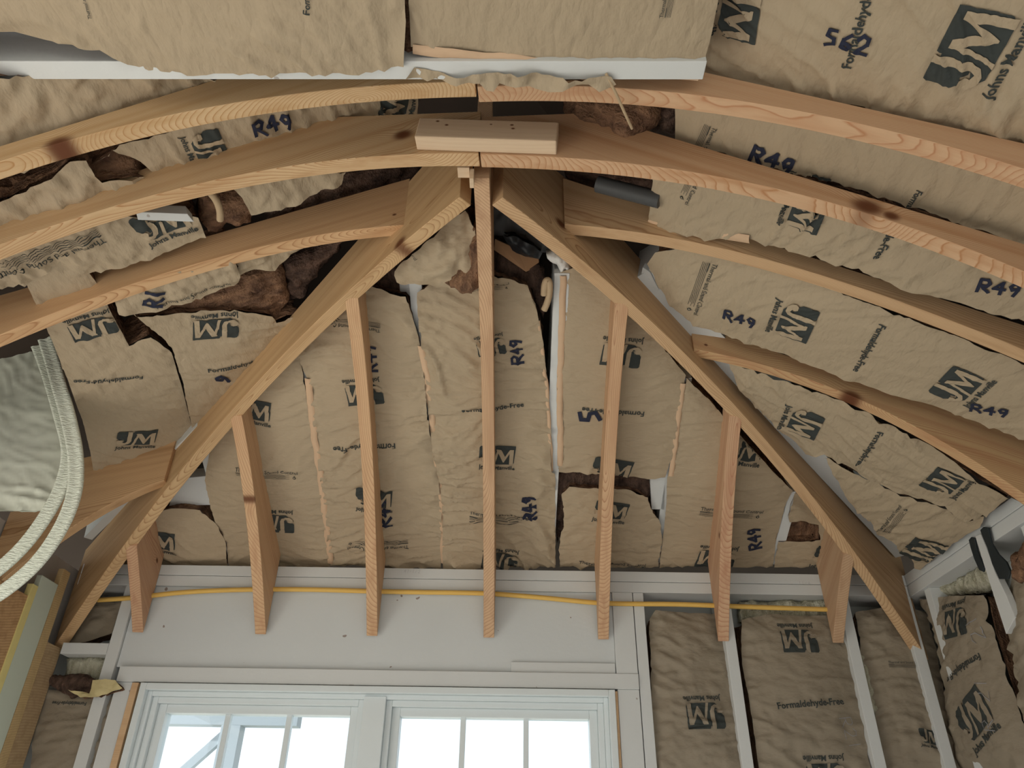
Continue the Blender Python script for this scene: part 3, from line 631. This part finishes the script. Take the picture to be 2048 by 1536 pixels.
loop('paper_curl', 'rolled curl of kraft paper against the white old rafter right of the central column', 'paper scrap', [(1088, 620), (1098, 600), (1101, 570), (1096, 556), (1088, 565), (1088, 590)], .010, PAP, PE, .02)
# ---- left slope
batt('left slope batt with upside down Formaldehyde-Free line and upright logo at its foot', PL, [(30, 520), (125, 478), (190, 560), (225, 630), (258, 690), (300, 668), (342, 700), (362, 767), (383, 850), (395, 885), (330, 960), (190, 960), (180, 900), (164, 835), (137, 760), (106, 685), (70, 600)], .0, wr=.9, ang=.5, cr=.25,
     pr=[('JM', (218, 616), (122, 636)), ('FF', (284, 743), (146, 756)), ('JM', (228, 893), (309, 888))])
batt('left slope batt beside the left hip with logo torn along its top edge', PL, [(232, 600), (272, 631), (342, 628), (410, 620), (478, 619), (543, 628), (552, 640), (575, 630), (605, 625), (500, 760), (400, 880), (386, 868), (366, 767), (344, 695), (298, 650)], .012, wr=.9, ang=.9, rag=.003, cr=.2,
     pr=[('JM', (477, 620), (381, 628)), ('FF', (415, 738), (548, 713)), ('M:9', (448, 762), (468, 748))])
wool('long dark brown wool strip torn open under the third left rib', PL, [(262, 630), (342, 606), (420, 582), (478, 558), (520, 540), (566, 534), (580, 600), (560, 636), (500, 628), (410, 628), (342, 634)], -.02, .03, WOOL, stretch=2.2, dome=.01)
wool('dark wool block left of the left hip', PL, [(570, 532), (610, 518), (700, 470), (680, 500), (640, 545), (605, 600), (582, 605)], -.03, .03, WOOLD, dome=.01)
batt('crumpled paper strip printed Thermal and Sound Control under the third left rib', PL, [(228, 590), (300, 555), (380, 525), (462, 500), (478, 545), (476, 563), (440, 576), (410, 591), (342, 611), (290, 622), (238, 624)], .03, rag=.003, cr=.7, pr=[('TS', (311, 612), (460, 561)), ('M:R1', (322, 606), (330, 566))])
batt('small crumpled paper scraps under the third left rib near the hip', PL, [(465, 515), (520, 500), (580, 480), (610, 470), (640, 462), (600, 500), (575, 512), (560, 528), (530, 535), (500, 540), (478, 548)], .02, rag=.008, cr=1.5, depth=.03)
batt('left slope paper with upside down writing at the frame edge between second and third ribs', PL, [(-260, 620), (-260, 560), (60, 470), (150, 442), (235, 425), (300, 440), (395, 430), (410, 470), (300, 515), (140, 555), (120, 520), (60, 560)], .004, cr=.7, rag=.002, wr=1.0, pr=[('TSW', (205, 468), (-20, 545)), ('JM', (300, 491), (396, 452))])
slab('white_block', 'white painted block end showing under the second left rib', 'wood block', [(272, 424), (375, 428), (388, 444), (276, 440)], PL, [.03, .03, .03, .03], .03, MW)
wool('brown wool pocket under the second left rib', PL, [(398, 392), (440, 385), (520, 388), (520, 430), (470, 450), (415, 465), (400, 440)], -.03, .03, WOOL, dome=.01)
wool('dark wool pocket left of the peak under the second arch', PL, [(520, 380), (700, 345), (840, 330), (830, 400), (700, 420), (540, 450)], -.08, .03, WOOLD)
batt('big torn paper flap hanging under the second left rib near the peak', PL, [(462, 372), (560, 340), (690, 342), (684, 366), (640, 380), (606, 395), (580, 412), (540, 420), (500, 430), (496, 412), (482, 395)], .05, rag=.006, cr=.5, depth=.012)
loop('paper_curl', 'narrow curled paper tongue hanging in the brown wool pocket', 'paper scrap', [(420, 385), (436, 400), (442, 420), (440, 440)], .009, PAP, PL, .02)
batt('left slope batt between the two left arches with R49 and logo', PL, [(180, 330), (240, 290), (320, 270), (420, 235), (560, 205), (700, 185), (838, 178), (834, 226), (700, 232), (640, 240), (480, 290), (330, 340), (310, 345), (270, 318), (225, 300)], .0, ang=.4, wr=1.1, cr=.15, rag=.002,
     pr=[('JM', (357, 270), (392, 345)), ('M:R49', (510, 264), (590, 243)), ('JM', (818, 262), (834, 180))])
wool('brown wool pocket between the two left arches', PL, [(-260, 440), (60, 350), (180, 300), (240, 290), (320, 350), (260, 370), (200, 372), (120, 385), (60, 410), (-260, 470)], -.03, .03, WOOL, dome=.01)
batt('crumpled left slope paper between the left arches at the frame edge', PL, [(-260, 455), (20, 392), (70, 365), (110, 342), (140, 320), (170, 315), (190, 350), (205, 362), (250, 355), (290, 352), (200, 400), (60, 440), (-260, 540)], .015, rag=.006, cr=.8, depth=.03)
batt('crumpled paper between the white beam and the nearest left rib', PL, [(-300, 150), (60, 150), (180, 140), (270, 135), (360, 140), (460, 145), (520, 165), (300, 240), (150, 290), (60, 330), (-300, 420)], .0, rag=.002, cr=.9, wr=1.3, pr=[])
# ---- right slope
batt('right slope batt between the two right arches with heavy R49 marking', PR, [(1350, 190), (1420, 180), (1600, 210), (1800, 250), (2330, 400), (2330, 600), (2048, 490), (1861, 422), (1690, 370), (1600, 344), (1440, 303), (1352, 284)], .0, ang=.25, wr=1.3,
     pr=[('TSW', (1428, 250), (1380, 360)), ('M:R49', (1502, 314), (1592, 345)), ('JM', (1586, 330), (1556, 405)), ('FF', (1836, 372), (1775, 470)), ('JM', (2010, 560), (2062, 500))])
batt('right slope batt below the second arch with a pinkish stapled lower edge', PR, [(1308, 345), (1400, 355), (1560, 390), (1750, 450), (1960, 520), (2300, 620), (2300, 738), (2048, 644), (1920, 607), (1792, 568), (1707, 532), (1600, 504), (1495, 478), (1400, 466), (1298, 448), (1302, 400)], .012, ang=-.4, wr=1.6, rag=.003,
     pr=[('TSW', (1425, 292), (1374, 399)), ('JM', (1584, 362), (1556, 440)), ('FF', (1823, 382), (1748, 510)), ('M:R49', (1955, 575), (2045, 590))], flange=[([(1298, 446), (1400, 462), (1480, 474), (1500, 477)], .028)])
wool('dark wool pocket right of the peak between second arch and third rib', PR, [(1120, 335), (1200, 345), (1310, 360), (1308, 420), (1250, 410), (1150, 380)], -.10, .03, WOOLD)
loop('grey_pipe', 'grey plastic pipe lying above the third right rib near the peak', 'pipe', [(1195, 368), (1250, 382), (1320, 400)], .022, DPL, PR, .02)
batt('large smooth right slope batt with clear R49 and two logos', PR, [(1294, 528), (1310, 505), (1380, 490), (1440, 508), (1600, 552), (1780, 620), (1960, 690), (2260, 815), (2260, 960), (2048, 880), (1854, 807), (1690, 757), (1560, 705), (1440, 665), (1388, 648), (1340, 610)], .0, ang=-.5, wr=.8, rag=.001,
     pr=[('TSW', (1428, 522), (1389, 624)), ('M:R49', (1450, 630), (1518, 650)), ('JM', (1558, 589), (1533, 656)), ('FF', (1760, 643), (1707, 736)), ('JM', (1937, 812), (1996, 758)), ('M:R49', (1942, 818), (2022, 832))])
slab('white_block', 'white painted sliver of old framing beside the right hip under the third rib', 'wood block', [(1285, 535), (1300, 545), (1318, 580), (1310, 585), (1282, 550)], PR, [-.01]*5, .02, MW)
batt('right slope batt below the lower jack rib with two dark logos', PR, [(1458, 722), (1500, 735), (1600, 770), (1740, 820), (1860, 890), (1960, 960), (2040, 1005), (2020, 992), (1960, 1032), (1930, 1040), (1890, 1010), (1800, 985), (1720, 945), (1650, 905), (1612, 908), (1592, 886), (1560, 860), (1532, 830), (1503, 800), (1478, 765)], .0, ang=1.2, wr=1.4, rag=.002, cr=.15,
     pr=[('JM', (1577, 802), (1556, 852)), ('FF', (1757, 855), (1714, 920)), ('JM', (1909, 996), (1955, 957))])
batt('lowest right slope batt above the right wall plate', PR, [(1650, 910), (1720, 948), (1800, 988), (1890, 1014), (1930, 1044), (1970, 1030), (1960, 1050), (1900, 1090), (1842, 1138), (1830, 1136), (1824, 1116), (1800, 1105), (1794, 1081), (1758, 1067), (1748, 1046), (1716, 1022), (1693, 993), (1676, 960)], -.004, cr=.2, wr=1.0, rag=.003,
     pr=[('TSW', (1763, 1056), (1806, 1006)), ('JM', (1885, 1140), (1930, 1098))])
# ---- near ceiling above the first arch
batt('near ceiling batt at the upper left, stapled along the white beam', PT, [(-380, 55), (30, 64), (90, 80), (200, 98), (285, 138), (350, 147), (480, 146), (600, 143), (720, 141), (808, 131), (812, 40), (806, -60), (806, -420), (-380, -420)], .016, bulge=.018, wr=1.3, ang=.9, pr=[('TSR', (188, 32), (150, -85)), ('FF', (623, 16), (622, -130))])
batt('near ceiling batt in the upper middle with a pinkish stapled lower edge', PT, [(822, 92), (818, 0), (822, -420), (1530, -420), (1440, -20), (1425, 60), (1402, 148), (1300, 142), (1150, 128), (1000, 112)], .0, bulge=.012, wr=.7, ang=.7, pr=[('TSW', (1325, 30), (1350, -100))], flange=[([(826, 96), (1000, 115), (1150, 131), (1300, 145), (1398, 150)], .022)])
batt('large upper right slope batt with a big logo and a scribbled number', PR, [(1400, 165), (1390, 150), (1418, 60), (1450, -60), (1560, -450), (2380, -450), (2380, 420), (1980, 275), (1850, 238), (1690, 205), (1560, 178)], .0, bulge=.04, wr=1.7, ang=.6,
     pr=[('JM', (1432, -60), (1420, 66)), ('M:562', (1656, 72), (1750, 92)), ('FF', (1708, 124), (1775, -95)), ('JM', (1988, 180), (2086, 16))])
wool('brown wool seam between the two near ceiling batts', PT, [(800, -60), (825, -60), (826, 90), (838, 110), (825, 125), (806, 130), (800, 60)], -.02, .025, WOOL, stretch=.6)
# torn kraft strip along the beam
batt('torn kraft paper strip stapled along the white beam at the top', PT, [(812, 150), (826, 130), (850, 133), (900, 146), (960, 140), (1060, 136), (1150, 148), (1222, 145), (1232, 165), (1200, 172), (1150, 160), (1100, 172), (1060, 165), (1000, 160), (975, 172), (962, 155), (900, 160), (840, 152)], .012, bulge=.006, rag=.004, cr=1.2, depth=.004, name='paper_strip', cat='paper scrap')
loop('paper_tail', 'thin twisted paper tail hanging from the strip in front of the wool wad', 'paper scrap', [(1212, 148), (1224, 170), (1240, 205), (1256, 240), (1264, 257)], .003, PAP, PT, [.02, .02, .015, .01, .0])
wool('bundled brown wool wad stuffed above the second arch right of the splice block', PR, [(1122, 205), (1160, 198), (1240, 196), (1290, 205), (1312, 235), (1300, 265), (1262, 285), (1215, 288), (1170, 280), (1140, 250)], .02, .035, WOOL, rag=.008, dome=.05, depth=.12, step=.007)
wool('dark wool edge right of the bundled wad', PR, [(1300, 215), (1352, 215), (1348, 275), (1300, 268), (1315, 240)], -.01, .02, WOOLD)
# ---- window wall bays
K2 = kraft('kraft_wall', (.31, .26, .195), 50, .4)
batt('wall batt right of the window with an upside down logo', WF, [(1298, 1240), (1310, 1222), (1360, 1225), (1430, 1228), (1442, 1262), (1455, 1330), (1475, 1440), (1492, 1560), (1300, 1560), (1302, 1400)], -.04, bulge=.05, mat=K2, cr=.5, rag=.003, pr=[('JM', (1437, 1394), (1361, 1397))])
batt('wall batt between studs with Formaldehyde-Free line and R21 marking', WF, [(1482, 1240), (1540, 1228), (1600, 1232), (1680, 1232), (1690, 1290), (1715, 1400), (1745, 1560), (1520, 1560), (1500, 1420), (1482, 1320)], -.03, bulge=.045, mat=K2, cr=.35, rag=.002, pr=[('JM', (1622, 1250), (1550, 1250)), ('FF', (1551, 1421), (1683, 1411)), ('P:R21', (1672, 1440), (1700, 1512)), ('JM', (1682, 1512), (1600, 1514))])
batt('wall batt behind the foot of the right hip with a small logo', WF, [(1708, 1225), (1790, 1215), (1850, 1225), (1872, 1300), (1890, 1400), (1925, 1560), (1765, 1560), (1748, 1420), (1722, 1320)], -.045, bulge=.04, mat=K2, cr=.4, rag=.002, pr=[('JM', (1832, 1495), (1876, 1502)), ('TSW', (1770, 1330), (1840, 1332))])
wool('pale wool showing above the paper of the second wall bay', WF, [(1482, 1200), (1700, 1200), (1700, 1240), (1600, 1246), (1482, 1240)], -.06, .02, WOOLP)
wool('pale wool gap beside the paper in the second wall bay', WF, [(1714, 1300), (1735, 1310), (1762, 1420), (1750, 1440), (1735, 1400)], -.03, .015, WOOLP)
batt('narrow wall batt in the left corner bay below the block', WF, [(60, 1560), (72, 1440), (90, 1380), (180, 1385), (250, 1395), (235, 1470), (205, 1560)], -.05, bulge=.035, mat=K2, cr=.3, pr=[('FF', (180, 1407), (110, 1404))])
wool('pale insulation in the little bay above the left corner batt', WF, [(130, 1312), (218, 1312), (205, 1362), (170, 1362), (125, 1352)], -.05, .02, WOOLP)
wool('dark wool hanging below the block in the left corner', WF, [(85, 1352), (130, 1346), (180, 1350), (190, 1372), (150, 1392), (110, 1380), (88, 1366)], -.01, .02, WOOLD, rag=.01)
batt('yellowish torn paper flap curling out of the left corner bay', WF, [(140, 1380), (180, 1388), (190, 1362), (232, 1362), (250, 1378), (200, 1394), (165, 1396)], .01, bulge=.02, mat=kraft('kraft_yellow', (.66, .56, .30), 60), cr=1.0, depth=.01, rag=.004, name='paper_flap', cat='paper scrap')
batt('dim paper batt in the upper left corner bay behind the cable', WF, [(178, 1205), (245, 1205), (228, 1268), (150, 1290), (135, 1290)], -.06, mat=K2, cr=.6, bulge=.02)
# ---- right side wall bays
batt('right side wall batt with pencil writing and logos', WR, [(1842, 1200), (1900, 1192), (1975, 1190), (1990, 1260), (2012, 1330), (2030, 1387), (2048, 1440), (2070, 1560), (1915, 1560), (1900, 1450), (1890, 1340), (1870, 1260)], -.03, bulge=.05, mat=K2, cr=.4, rag=.002, pr=[('JM', (1938, 1196), (1893, 1212)), ('FF', (1976, 1306), (1908, 1356)), ('P:R-21', (2012, 1462), (1985, 1345)), ('P:21', (1985, 1275), (1960, 1215)), ('JM', (1972, 1512), (2020, 1455))])
batt('right side wall batt at the frame edge right of the stud', WR, [(2030, 1110), (2110, 1060), (2110, 1560), (2075, 1500), (2048, 1400), (2030, 1300), (2022, 1200)], -.02, bulge=.05, mat=K2, cr=.6, rag=.003)
wool('shaggy brown wool at the right frame edge below the plate', WR, [(2022, 1120), (2060, 1060), (2090, 1060), (2090, 1140), (2035, 1170)], .02, .03, WOOL, rag=.01, dome=.02)
wool('pale wool under the right wall plate in the corner', WR, [(1852, 1185), (1960, 1128), (1972, 1150), (1975, 1180), (1900, 1192), (1850, 1200)], -.05, .02, WOOLP)
# dark metal plates
PLM, nt, b = nodes('dark_plate', .5); b.inputs['Base Color'].default_value = (.035, .045, .05, 1); b.inputs['Metallic'].default_value = .3
WR2 = Plane((1.448, 1.5, 0), (-1, 0, 0), (0, 0, 1))
def metalplate(lab, px, off):
    o = slab('nail_plate', lab, 'metal plate', px, WR2, [off]*len(px), .006, PLM); return o
metalplate('left dark metal strap plate curving down from the right wall plate', [(1937, 1080), (1942, 1074), (1949, 1076), (1953, 1100), (1962, 1120), (1968, 1135), (1966, 1144), (1958, 1140), (1948, 1118), (1941, 1096)], .0)
metalplate('right dark metal plate with flared lower end at the right wall stud', [(1960, 1060), (1966, 1054), (1975, 1055), (1982, 1085), (1996, 1108), (2012, 1124), (2020, 1142), (2016, 1158), (1998, 1158), (1984, 1128), (1974, 1095), (1964, 1072)], .004)
slab('white_block', 'white painted stud strip running down between the dark metal plates', 'wood block', [(1950, 1072), (1961, 1068), (1978, 1110), (1990, 1145), (2012, 1190), (2030, 1235), (2012, 1268), (1990, 1200), (1968, 1130)], WR2, [.0]*9, .02, MW)
# yellow cable
CAB, nt, b = nodes('yellow_cable', .45); b.inputs['Base Color'].default_value = (.78, .50, .13, 1)
WFc = Plane((0, WY-.010, 0), (0, -1, 0), (0, 0, 1))
loop('electric_cable', 'yellow electric cable running along the wall under the top plates behind the ribs', 'cable', [(196, 1200), (246, 1198), (313, 1190), (376, 1183), (502, 1178), (649, 1179), (740, 1183), (885, 1185), (967, 1186), (1022, 1190), (1107, 1197), (1193, 1207), (1280, 1208), (1350, 1208), (1427, 1211), (1553, 1216), (1660, 1219)], .0085, CAB, WFc, 0)
# ---- left side: hanging white sheet and straps, upright boards
SHT, nt, b = nodes('white_sheet', .55); 
P_ = nt.nodes.new('ShaderNodeTexCoord').outputs['Object']; q = noise_at(nt, P_, (5, 5, 5), (0, 0, 0), 4); q2 = noise_at(nt, P_, (22, 22, 22), (4, 0, 0), 2)
c_ = mixc(nt, q, (.62, .64, .56), (.50, .52, .44)); c_ = mixc(nt, M(nt, 'MULTIPLY', M(nt, 'GREATER_THAN', q2, .76), .7), c_, (.20, .16, .10)); nt.links.new(c_, b.inputs['Base Color']); b.inputs['Transmission Weight'].default_value = 0
WEB, nt, b = nodes('white_webbing', .7); P_ = nt.nodes.new('ShaderNodeTexCoord').outputs['Object']; q = noise_at(nt, P_, (60, 60, 260), (0, 0, 0), 2); b.inputs['Base Color'].default_value = (.74, .78, .68, 1); bump(nt, b, q, .9, .006)
PV = Plane((0, 1.92, 0), (0, -1, 0), (1, 0, 0))
batt('white dusty plastic sheet hanging at the left edge above the opening', PV, [(-90, 560), (-10, 550), (36, 590), (75, 650), (108, 740), (135, 830), (142, 900), (135, 960), (105, 1024), (-120, 1024)], -.03, bulge=.03, mat=SHT, depth=.004, cr=.3, wr=1.2, ang=1.0, name='plastic_sheet', cat='plastic sheet', core=SHT)
def ribbon(name, lab, cat, line, wd, mat, plane, off):
    pts = []; k = 10; P = [np.array(p, float) for p in line]; P = [2*P[0]-P[1]]+P+[2*P[-1]-P[-2]]
    for i in range(1, len(P)-2):
        for j in range(k):
            t = j/k; pts.append(.5*((2*P[i])+(-P[i-1]+P[i+1])*t+(2*P[i-1]-5*P[i]+4*P[i+1]-P[i+2])*t*t+(-P[i-1]+3*P[i]-3*P[i+1]+P[i+2])*t**3))
    pts.append(P[-2]); n = len(pts); W_ = [plane.hit(p[0], p[1], off) for p in pts]; c = W_[0]; vs = []; fs = []
    for i, p in enumerate(W_):
        d = (W_[min(i+1, n-1)]-W_[max(i-1, 0)]).normalized(); s = plane.n.cross(d).normalized(); w = wd[0]+(wd[1]-wd[0])*i/(n-1)
        for a, h in ((-.5, 0), (-.46, .006), (-.3, .007), (-.1, .003), (.1, .003), (.3, .007), (.46, .006), (.5, 0), (0, -.004)): vs.append(p-c+s*w*a+plane.n*h)
        if i:
            o = 9*i
            for q in range(9): fs.append((o+q, o+(q+1) % 9, o-9+(q+1) % 9, o-9+q))
    fs.append(tuple(range(9))); fs.append(tuple(range((n-1)*9+8, (n-1)*9-1, -1)))
    me = mesh(vs, fs, True); bmm = bmesh.new(); bmm.from_mesh(me); bmesh.ops.recalc_face_normals(bmm, faces=bmm.faces); bmm.to_mesh(me); bmm.free()
    o = link(name, me, mat, None, Matrix.Translation(c)); tag(o, lab, cat); return o
ribbon('webbing_strap', 'outer white webbing strap curving down the left edge', 'strap', [(-5, 500), (40, 560), (88, 670), (118, 770), (140, 850), (152, 920), (148, 990), (120, 1060), (70, 1130), (0, 1188), (-60, 1215)], (.045, .04), WEB, PV, .02)
ribbon('webbing_strap', 'inner white webbing strap curving to the left edge', 'strap', [(-30, 505), (5, 540), (55, 640), (92, 730), (122, 830), (138, 900), (128, 960), (100, 1020), (50, 1090), (-10, 1145), (-60, 1170)], (.045, .04), WEB, PV, .0)
PXL = lambda px, py: (lambda d: CAM + d*(-1.6/d.x))(ray(px, py))
def upright(name, lab, px0, px1, py, ztop, x, mat, th=.02):
    a = PXL(px0, py).y; b = PXL(px1, py).y
    # same plan directions, moved to depth x
    return box(name, (x-th, x, a*x/-1.6, b*x/-1.6, .02, CZ+ztop), mat, lab, 'board')
TAN = pine('tan_trim', .1, .2, .01, 51, (.62, .47, .24), (.45, .32, .16), .01); PALE = painted('pale_board', (.60, .66, .56), .2); YEL = flat('yellow_strip', (.72, .62, .26))
POST = pine('post', .1, -.1, .01, 52, (.52, .40, .24), (.36, .25, .14), .012); ORG = pine('orange_ply', .3, .1, .15, 53, (.56, .36, .18), (.30, .16, .07), .012)
upright('corner_post', 'brown wooden corner post at the left end of the window wall', 90, 122, 1300, .62, -1.596, POST, .04)
upright('trim_board', 'tan upright trim board left of the corner post', 73, 90, 1300, .86, -1.592, TAN)
upright('trim_board', 'pale green upright board at the left opening', 32, 72, 1300, .80, -1.59, PALE)
upright('trim_board', 'yellow upright strip at the left frame edge', 19, 32, 1300, .76, -1.588, YEL)
upright('trim_board', 'dark grained plywood reveal at the far left edge', -60, 18, 1300, .72, -1.592, ORG)
# wood board at the lower right corner
obox('loose_board', PW.o, (1, 0, 0), None, (0, 1, 0), .1, .1, .04, ORG) if False else None
d1 = ray(1935, 1545); d2 = ray(2090, 1478)
p1 = CAM+d1*(1.9/d1.y); p2 = CAM+d2*(1.62/d2.y); U = (p2-p1)
obox('loose_board', p1-Vector((0, 0, .11)), U, None, Vector((.5, 1, 0)), U.length, .115, .038, pine('pine_lr', .3, .02, .02, 61, (.60, .36, .22), (.36, .19, .10), .006), 'reddish board corner poking in at the lower right of the frame', 'board')


# faint pencil sums on the upper plate
class _Z:
    poly = [WF.uv(700, 1100), WF.uv(1700, 1100), WF.uv(1700, 1190), WF.uv(700, 1190)]
    def __call__(s_, Q): return np.zeros(len(Q))
for pr_, par in ((('P:47-1/2', (808, 1146), (842, 1147)), 'wall_plate'), (('P:11-4', (1598, 1170), (1622, 1171)), 'wall_plate.001')):
    V_, F_, I_ = [], [], []; layprint(V_, F_, I_, WF, _Z(), pr_, (0, 0)); ob = bpy.data.objects[par]
    vv = [WF.o+WF.u*a+WF.v*b+WF.n*h-ob.matrix_world.translation for a, b, h in V_]; child('pencil_mark', mesh(vv, F_), PENC, ob)

GR = {'arched_rib': 'arched ribs crossing overhead', 'side_jack_rib': 'side jack ribs framing into the hips', 'end_jack_rib': 'end jack ribs running down to the window wall', 'hip_rib': 'diagonal hip ribs',
      'insulation_batt': 'paper faced insulation batts', 'old_rafter': 'white painted old rafters', 'wall_stud': 'white painted wall studs', 'wall_plate': 'white painted top plates', 'fiberglass_wad': 'exposed wool patches',
      'wood_shim': 'wood shims at the peak', 'white_block': 'white painted blocks', 'nail_plate': 'dark metal plates', 'webbing_strap': 'white webbing straps', 'jamb_strip': 'bare wood jamb strips', 'trim_board': 'upright boards at the left opening',
      'paper_curl': 'curled paper scraps', 'cardboard_piece': 'cardboard pieces near the peak'}
for o in SC.objects:
    if o.parent is None and 'label' in o:
        g = GR.get(o.name.split('.')[0])
        if g: o['group'] = g
